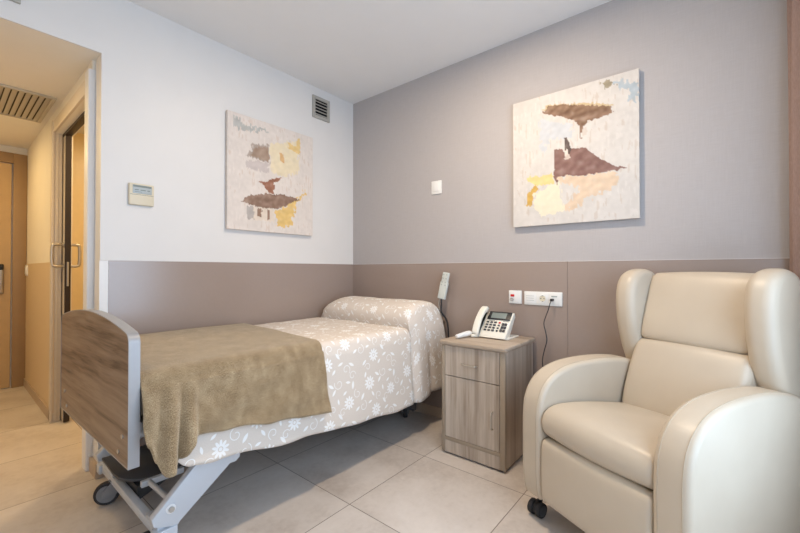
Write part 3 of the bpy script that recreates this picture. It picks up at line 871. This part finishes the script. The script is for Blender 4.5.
def xm_b(x, s):
    xr = -1.085 - .08 * min(1, s * 2) + (.018 * (s - .5) * 2 if s > .5 else 0)
    t = (x + 1.945) / (1.945 - 1.10); return -1.945 + t * (xr + 1.945)
xb = [-1.949 + (.849) * k / 130 for k in range(131)]
bl = sheet(xb, hem_b, .018, xm_b, 30, out_b, .004, 'throw_blanket', 'plush', .007, .10, 4.0)
tag(bl, 'golden taupe plush throw blanket folded over the foot half of the bed', 'blanket')

# ------------------------------------------------------------------ bed hand control
HP = (-.03, -1.005, .818)
e = root('hand_control', HP, 'pale grey bed hand control standing up beside the pillow', 'remote control')
R0 = Matrix.Translation((-.052, -.005, .075)) @ Matrix.Rotation(radians(9), 4, 'X') @ Matrix.Rotation(radians(6), 4, 'Y')
def rc(bm): bmesh.ops.transform(bm, matrix=R0, verts=bm.verts[:]); return bm
bm = BX(-.012, .012, -.031, .031, .0, .125, .006, 3); box(bm, -.010, .012, -.026, .026, .12, .195, .006, 3)
ob('remote_body', rc(bm), 'remote_plastic', e)
for i in range(3):
    for s in (-1, 1):
        z = .178 - i * .028
        ob('button', rc(BX(-.0135, -.0095, s * .013 - .006, s * .013 + .006, z - .004, z + .004, .0015)), 'grey_key', e)
for s in (-1, 1):
    ob('button', rc(BX(-.0135, -.0115, s * .015 - .006, s * .015 + .006, .098, .106, .0015)), 'grey_key', e)
bm = tube(bmesh.new(), spline([(-.052, -.005, .079), (-.05, -.002, .03), (-.045, .002, -.02), (-.02, -.022, -.07), (-.006, -.032, -.14), (.0, -.036, -.3), (.0, -.03, -.45)], 8), .0055, 10)
ob('cable', bm, 'cord_black', e)['label'] = 'black cable'
bm = tube(bmesh.new(), spline([(-.056, .006, .082), (-.054, .016, .04), (-.046, .014, .0), (-.045, .002, -.02), (-.03, .012, -.06), (-.012, .02, -.09)], 8), .0045, 8)
ob('hook', bm, 'satin_metal', e)['label'] = 'bent metal hook'

# ------------------------------------------------------------------ bedside cabinet
CX0, CX1, CY0, CY1 = -.445, -.025, -1.656, -1.250
e = root('bedside_cabinet', (-.23, -1.452, 0), 'greyed oak bedside cabinet with one drawer and one door', 'cabinet')
def cp(name, bm, mat, parent=e, label=None, smooth=True):
    o = ob(name, bm, mat, parent, smooth, off=(-.23, -1.452, 0))
    if label: o['label'] = label
    return o
bm = BX(CX0 + .018, CX1, CY0 + .004, CY0 + .022, .012, .652); box(bm, CX0 + .018, CX1, CY1 - .022, CY1 - .004, .012, .652)
box(bm, CX1 - .012, CX1, CY0 + .022, CY1 - .022, .012, .652); box(bm, CX0 + .03, CX1 - .012, CY0 + .022, CY1 - .022, .05, .065); box(bm, CX0 + .03, CX1 - .012, CY0 + .022, CY1 - .022, .47, .485)
cp('carcass', bm, 'cab_wood', smooth=False)
bm = BX(CX0, CX0 + .019, CY0, CY0 + .032, .012, .652, .004); box(bm, CX0, CX0 + .019, CY1 - .022, CY1, .012, .652, .004)
box(bm, CX0 + .001, CX0 + .019, CY0 + .03, CY1 - .02, .082, .104, .002)
cp('face_frame', bm, 'cab_edge', label='taupe edge posts and rail')
cp('top_panel', BX(CX0 - .012, CX1 + .004, CY0 - .010, CY1 + .010, .652, .680, .009, 3), 'cab_top')
cp('kick_panel', BX(CX0 + .002, CX0 + .019, CY0 + .032, CY1 - .022, .012, .082), 'cab_wood', smooth=False)
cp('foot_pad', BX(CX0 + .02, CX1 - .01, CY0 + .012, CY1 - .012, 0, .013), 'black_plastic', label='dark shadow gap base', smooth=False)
def bow(bm, p0, p1, out, r):
    p0, p1 = Vector(p0), Vector(p1); o = Vector((-out, 0, 0))
    return tube(bm, spline([p0, p0 + o * .9 + (p1 - p0) * .06, p0 + o + (p1 - p0) * .2, p0 + o + (p1 - p0) * .8, p1 + o * .9 - (p1 - p0) * .06, p1], 6), r, 10)
dr = cp('drawer', BX(CX0 + .001, CX0 + .019, CY0 + .034, CY1 - .024, .472, .650, .0015), 'cab_wood', smooth=False)
cp('handle', bow(bmesh.new(), (CX0 + .001, -1.391, .553), (CX0 + .001, -1.487, .553), .022, .0042), 'satin_metal', dr, 'satin metal bow handle')
do = cp('door', BX(CX0 + .001, CX0 + .019, CY0 + .034, CY1 - .024, .106, .468, .0015), 'cab_wood', smooth=False)
cp('handle', bow(bmesh.new(), (CX0 + .001, -1.582, .318), (CX0 + .001, -1.582, .222), .022, .0042), 'satin_metal', do, 'satin metal bow handle')

# ------------------------------------------------------------------ telephone
PO = (-.245, -1.462, .680)
e = root('telephone', PO, 'ivory desk telephone with dark screen on the bedside cabinet', 'telephone')
# local: X depth away from the front, Y left, Z up; the face leans back
th = radians(45.9); ux, uz = cos(th), sin(th); nx, nz = -sin(th), cos(th)
F3 = lambda a, y, h: (.004 + ux * a + nx * (h - .003), y, .022 + uz * a + nz * (h - .003))          # a along the face, h out of it
def fbox(a0, a1, y0, y1, h0, h1, bev=.002):
    bm = BX(a0, a1, y0, y1, h0, h1, bev=bev)
    for v in bm.verts: v.co = Vector(F3(*v.co))
    return bm
bm = prism(bmesh.new(), [(.0, .008), (.012, .002), (.06, .002), (.155, .125), (.150, .150), (.128, .150), (.004, .022)], lambda p, q, a: (p, a, q), -.105, .062, .005, 3)
ob('phone_body', bm, 'phone_plastic', e)
bm = prism(bmesh.new(), [(.0, .008), (.012, .002), (.06, .002), (.150, .118), (.142, .132), (.122, .132), (.004, .014)], lambda p, q, a: (p, a, q), .062, .105, .005, 3)
ob('handset_cradle', bm, 'phone_plastic', e)
bm = BX(.02, .19, -.112, .06, .0, .010, bev=.004); prism(bm, [(.10, .006), (.175, .006), (.14, .11), (.12, .10)], lambda p, q, a: (p, a, q), -.06, .03)
ob('stand', bm, 'phone_plastic', e)
scr = ob('screen_bezel', fbox(.118, .180, -.098, .052, .004, .0105), 'black_plastic', e); scr['label'] = 'black glossy screen surround'
ob('display', fbox(.127, .170, -.070, .030, .0105, .0113, .0005), 'lcd', scr)['label'] = 'grey lcd'
for r in range(4):
    for c in range(3):
        a = .030 + r * .0205; y = .040 - c * .0255
        ob('key', fbox(a, a + .0125, y - .009, y + .009, .004, .0085), 'key_dark', e)
for r in range(4):
    a = .030 + r * .0205
    k = ob('key', fbox(a, a + .011, -.046, -.033, .004, .0085), 'red' if r == 3 else 'key_dark', e)
    if r == 3: k['label'] = 'small red key'
for r in range(3):
    a = .030 + r * .0235
    for c in range(2):
        y = -.064 - c * .0185
        ob('key', fbox(a, a + .019, y - .008, y + .008, .004, .0085), 'key_dark', e)
bm = bmesh.new()
for y0 in (-.095, .0):
    bm = bmesh.new()
    for i in range(5): box(bm, .110, .113, y0 + i * .008, y0 + i * .008 + .005, .0042, .0056)
    for v in bm.verts: v.co = Vector(F3(*v.co))
    ob('icon_row', bm, 'key_dark', e)['label'] = 'row of tiny printed marks'
# handset: arched bar along the left side
prof = [(-.012, .012), (.03, .036), (.07, .044), (.115, .044), (.155, .036), (.205, .012)]
top = spline([(a, 0, h) for a, h in [(-.014, .022), (.0, .036), (.05, .050), (.10, .054), (.15, .050), (.195, .036), (.205, .020)]], 5)
bot = spline([(a, 0, h) for a, h in [(.205, .008), (.160, .008), (.145, .022), (.095, .030), (.045, .022), (.03, .008), (-.014, .008)]], 5)
poly = [(p.x, p.z) for p in top] + [(p.x, p.z) for p in bot]
bm = inflate(bmesh.new(), poly, lambda p, q, a: F3(p, a, q), .064, .108, .009, 0, 4, 1)
ob('handset', bm, 'phone_plastic', e)
bm = bmesh.new(); pts = []
for k in range(120):
    t = k / 119; ang = 2 * pi * 14 * t
    base = Vector((-.002 - .034 * sin(pi * t), .072 + .046 * t, .012 + .002 * sin(pi * t)))
    pts.append(base + Vector((0.006 * cos(ang), 0, .0075 * sin(ang))))
tube(bm, pts, .0022, 6); ob('coiled_cord', bm, 'phone_plastic', e)

e = root('call_handset', (-.325, -1.325, .680), 'small white rounded call handset lying left of the telephone', 'call handset')
bm = tube(bmesh.new(), spline([(-.055, .012, .014), (-.05, .011, .015), (-.03, .007, .017), (.02, -.002, .021), (.06, -.010, .022), (.075, -.013, .021), (.082, -.0145, .020)], 5),
          [.004, .0075, .010, .0115, .012, .0125, .0128, .0130, .0132, .0134, .0138, .0142, .0146, .015, .0154, .0158, .016, .0165, .017, .017, .017, .017, .0165, .016, .0155, .014, .012, .010, .008, .006, .004][:31], 16, 1.0)
ob('handset_body', bm, 'white_plastic', e)
bm = tube(bmesh.new(), spline([(.08, -.014, .018), (.11, -.012, .008), (.16, .01, .004), (.22, .03, .004), (.285, .035, .004)], 6), .003, 8)
ob('cable', bm, 'white_plastic', e)

# ------------------------------------------------------------------ armchair
AO = (-.716, -1.854, 0.0)
e = root('armchair', AO, 'large cream leatherette wing armchair on black casters', 'armchair', None, radians(-26.4))
FN = lambda p, q, a: (p, -a, q)                     # p back, q up, a to the right of the left arm
def ch(name, prof, s0, s1, Rr, bulge=0.0, nseg=6, it=2, label=None):
    o = ob(name, inflate(bmesh.new(), prof, FN, s0, s1, Rr, bulge, nseg, it), 'leather', e, True, 50)
    if label: o['label'] = label
    return o
armp = [(.03, .100), (.008, .13), (.0, .22), (.0, .34), (.0, .45), (.006, .52), (.024, .572), (.058, .618), (.11, .652), (.18, .674), (.27, .684), (.38, .686), (.50, .680), (.61, .664), (.70, .638), (.755, .60), (.77, .55), (.77, .30), (.765, .13), (.745, .100)]
ch('armrest', armp, -.005, .107, .022, .0)
ch('armrest', armp, .575, .687, .022, .0)
seat = [(.045, .392), (.018, .410), (.004, .445), (.010, .485), (.036, .512), (.09, .524), (.20, .518), (.36, .496), (.52, .468), (.575, .455), (.58, .42), (.575, .392), (.30, .388)]
ch('seat_cushion', seat, .105, .577, .022, .012)
ch('footrest', [(.018, .118), (.004, .135), (.0, .20), (.0, .31), (.004, .372), (.022, .388), (.06, .388), (.065, .30), (.065, .14), (.055, .118)], .108, .574, .018, .003)
lowb = [(.502, .440), (.498, .475), (.515, .540), (.545, .620), (.582, .700), (.610, .752), (.632, .770), (.665, .768), (.72, .74), (.72, .60), (.66, .44), (.58, .425)]
ch('back_cushion', lowb, .109, .573, .03, .010)
upb = [(.632, .772), (.622, .790), (.628, .835), (.650, .910), (.678, .990), (.704, 1.055), (.726, 1.082), (.756, 1.088), (.782, 1.068), (.79, 1.0), (.785, .85), (.76, .772), (.69, .762)]
ch('headrest', upb, .120, .562, .03, .008)
wing = [(.668, .600), (.640, .640), (.612, .700), (.588, .770), (.570, .850), (.562, .930), (.565, 1.000), (.580, 1.052), (.612, 1.088), (.660, 1.106), (.715, 1.108), (.765, 1.092), (.796, 1.055), (.804, 1.0), (.804, .85), (.80, .70), (.80, .62), (.73, .585)]
ch('wing', wing, .030, .132, .040, .0, 8)
ch('wing', wing, .556, .658, .040, .0, 8)
backp = [(.56, .11), (.56, .40), (.66, .62), (.73, .80), (.77, 1.04), (.79, 1.06), (.808, 1.04), (.808, .80), (.80, .50), (.78, .12)]
ch('back_shell', backp, .10, .58, .015, .0)
ob('seat_base', BX(.07, .74, -.565, -.115, .13, .40, .01), 'black_plastic', e)['label'] = 'dark base under the seat'
def seam(s, ins):
    P = chaikin(armp, 2); n = len(P); pts = []
    for k in range(n + 1):
        a, c, p = P[(k - 1) % n], P[(k + 1) % n], P[k % n]; dx, dy = c[0] - a[0], c[1] - a[1]; l = hypot(dx, dy)
        pts.append((p[0] + dy / l * ins * -1, -s, p[1] + dx / l * ins))
    return tube(bmesh.new(), pts, .0016, 6)
for s0 in (-.005, .575):
    for s1 in (.020, .092): ob('seam', seam(s0 + s1, .0), 'seam', e)
for bx, sx, rz in ((.072, .030, 10), (.075, .642, -25), (.68, .05, 150), (.68, .63, 170)):
    caster(e, bx - .010, -sx, 0, .032, .055, radians(rz), True, 'black_plastic', 'dark_grey')

# ------------------------------------------------------------------ curtain
bm = bmesh.new(); n = 90; zs = [.03, .3, .7, 1.1, 1.5, 1.9, 2.3, 2.55]
rows = []
for z in zs:
    r = []
    for i in range(n + 1):
        t = i / n; x = -.012 - .36 * t; w = .55 + .45 * (1 - z / 2.6)
        y = (-2.815 - .085 / (1 + exp(-(t - .5) / .06))) + .030 * sin(t * 2 * pi * 4.2 + .9 + .25 * sin(z * 1.3)) * (.8 + .3 * w) + .006 * noise.noise(Vector((t * 8, z, 1)))
        r.append(bm.verts.new((x + .006 * noise.noise(Vector((t * 5, z * 1.5, 4))) * (1 if 0 < i else 0), y, z)))
    rows.append(r)
for j in range(len(zs) - 1):
    for i in range(n): bm.faces.new((rows[j][i], rows[j][i + 1], rows[j + 1][i + 1], rows[j + 1][i]))
cu = ob('curtain', bm, 'curtain', None, True, 80)
md = cu.modifiers.new('thickness', 'SOLIDIFY'); md.thickness = .003
tag(cu, 'dusty pink floor length curtain gathered at the right photo edge', 'curtain')
struct('trim_9', BX(-2.7, -.005, -2.90, -2.80, 2.553, H, .002), 'white_trim', 'white curtain track under the ceiling')

# ------------------------------------------------------------------ lamps
def area(name, loc, rot, sx, sy, power, col, shape='RECTANGLE', spread=180):
    L = bpy.data.lights.new(name, 'AREA'); L.shape = shape; L.size = sx; L.size_y = sy; L.energy = power; L.color = col; L.spread = radians(spread)
    o = bpy.data.objects.new(name, L); COL.objects.link(o); o.location = loc; o.rotation_euler = rot
    return o
def downlight(x, y, z, label, power, col, r=.075):
    e = root('ceiling_lamp', (x, y, z), label, 'lamp')
    bm = tube(bmesh.new(), [(0, 0, 0), (0, 0, -.008)], r + .015, 32)
    ob('trim_ring', bm, 'white_trim', e)
    ob('lens', tube(bmesh.new(), [(0, 0, -.008), (0, 0, -.011)], r, 32), 'lens', e)
    area('downlight', (x, y, z - .014), (0, 0, 0), 2 * r, 2 * r, power, col, 'DISK')
WARM = (1.0, .80, .58)
downlight(-0.98, -1.62, H, 'round recessed lamp in the bedroom ceiling', 23, WARM)
downlight(-2.50, .55, HC, 'round recessed lamp at the near end of the corridor', 7.5, (1.0, .69, .29))
downlight(-2.52, 1.85, HC, 'round recessed lamp near the entrance door', 7, (1.0, .69, .29))
downlight(-1.35, .75, 2.3, 'round recessed lamp in the bathroom ceiling', 10, (1.0, .72, .40))
area('daylight', (-1.55, YW - .16, 1.27), (radians(90), 0, 0), 1.86, 1.80, 48, (.60, .78, 1.0))

w = bpy.data.worlds.new('sky'); S.world = w; w.use_nodes = True
nt = w.node_tree; bg = nt.nodes['Background']
sky = nt.nodes.new('ShaderNodeTexSky'); sky.sky_type = 'HOSEK_WILKIE'; sky.turbidity = 4; sky.sun_direction = (0, .5, .8)
nt.links.new(sky.outputs[0], bg.inputs['Color']); bg.inputs['Strength'].default_value = .6

# ------------------------------------------------------------------ camera
cam = bpy.data.cameras.new('camera'); co = bpy.data.objects.new('camera', cam); COL.objects.link(co)
cam.sensor_width = 36; cam.lens = 379.7 / 800 * 36; cam.clip_start = .02
co.location = (-2.391, -2.525, 1.1); co.rotation_euler = (radians(90.57), 0, radians(39.5 - 90))
S.camera = co
vs = S.view_settings
vs.view_transform = 'Standard'; vs.look = 'None'; vs.exposure = 0.17; vs.gamma = 1.0; vs.use_curve_mapping = False
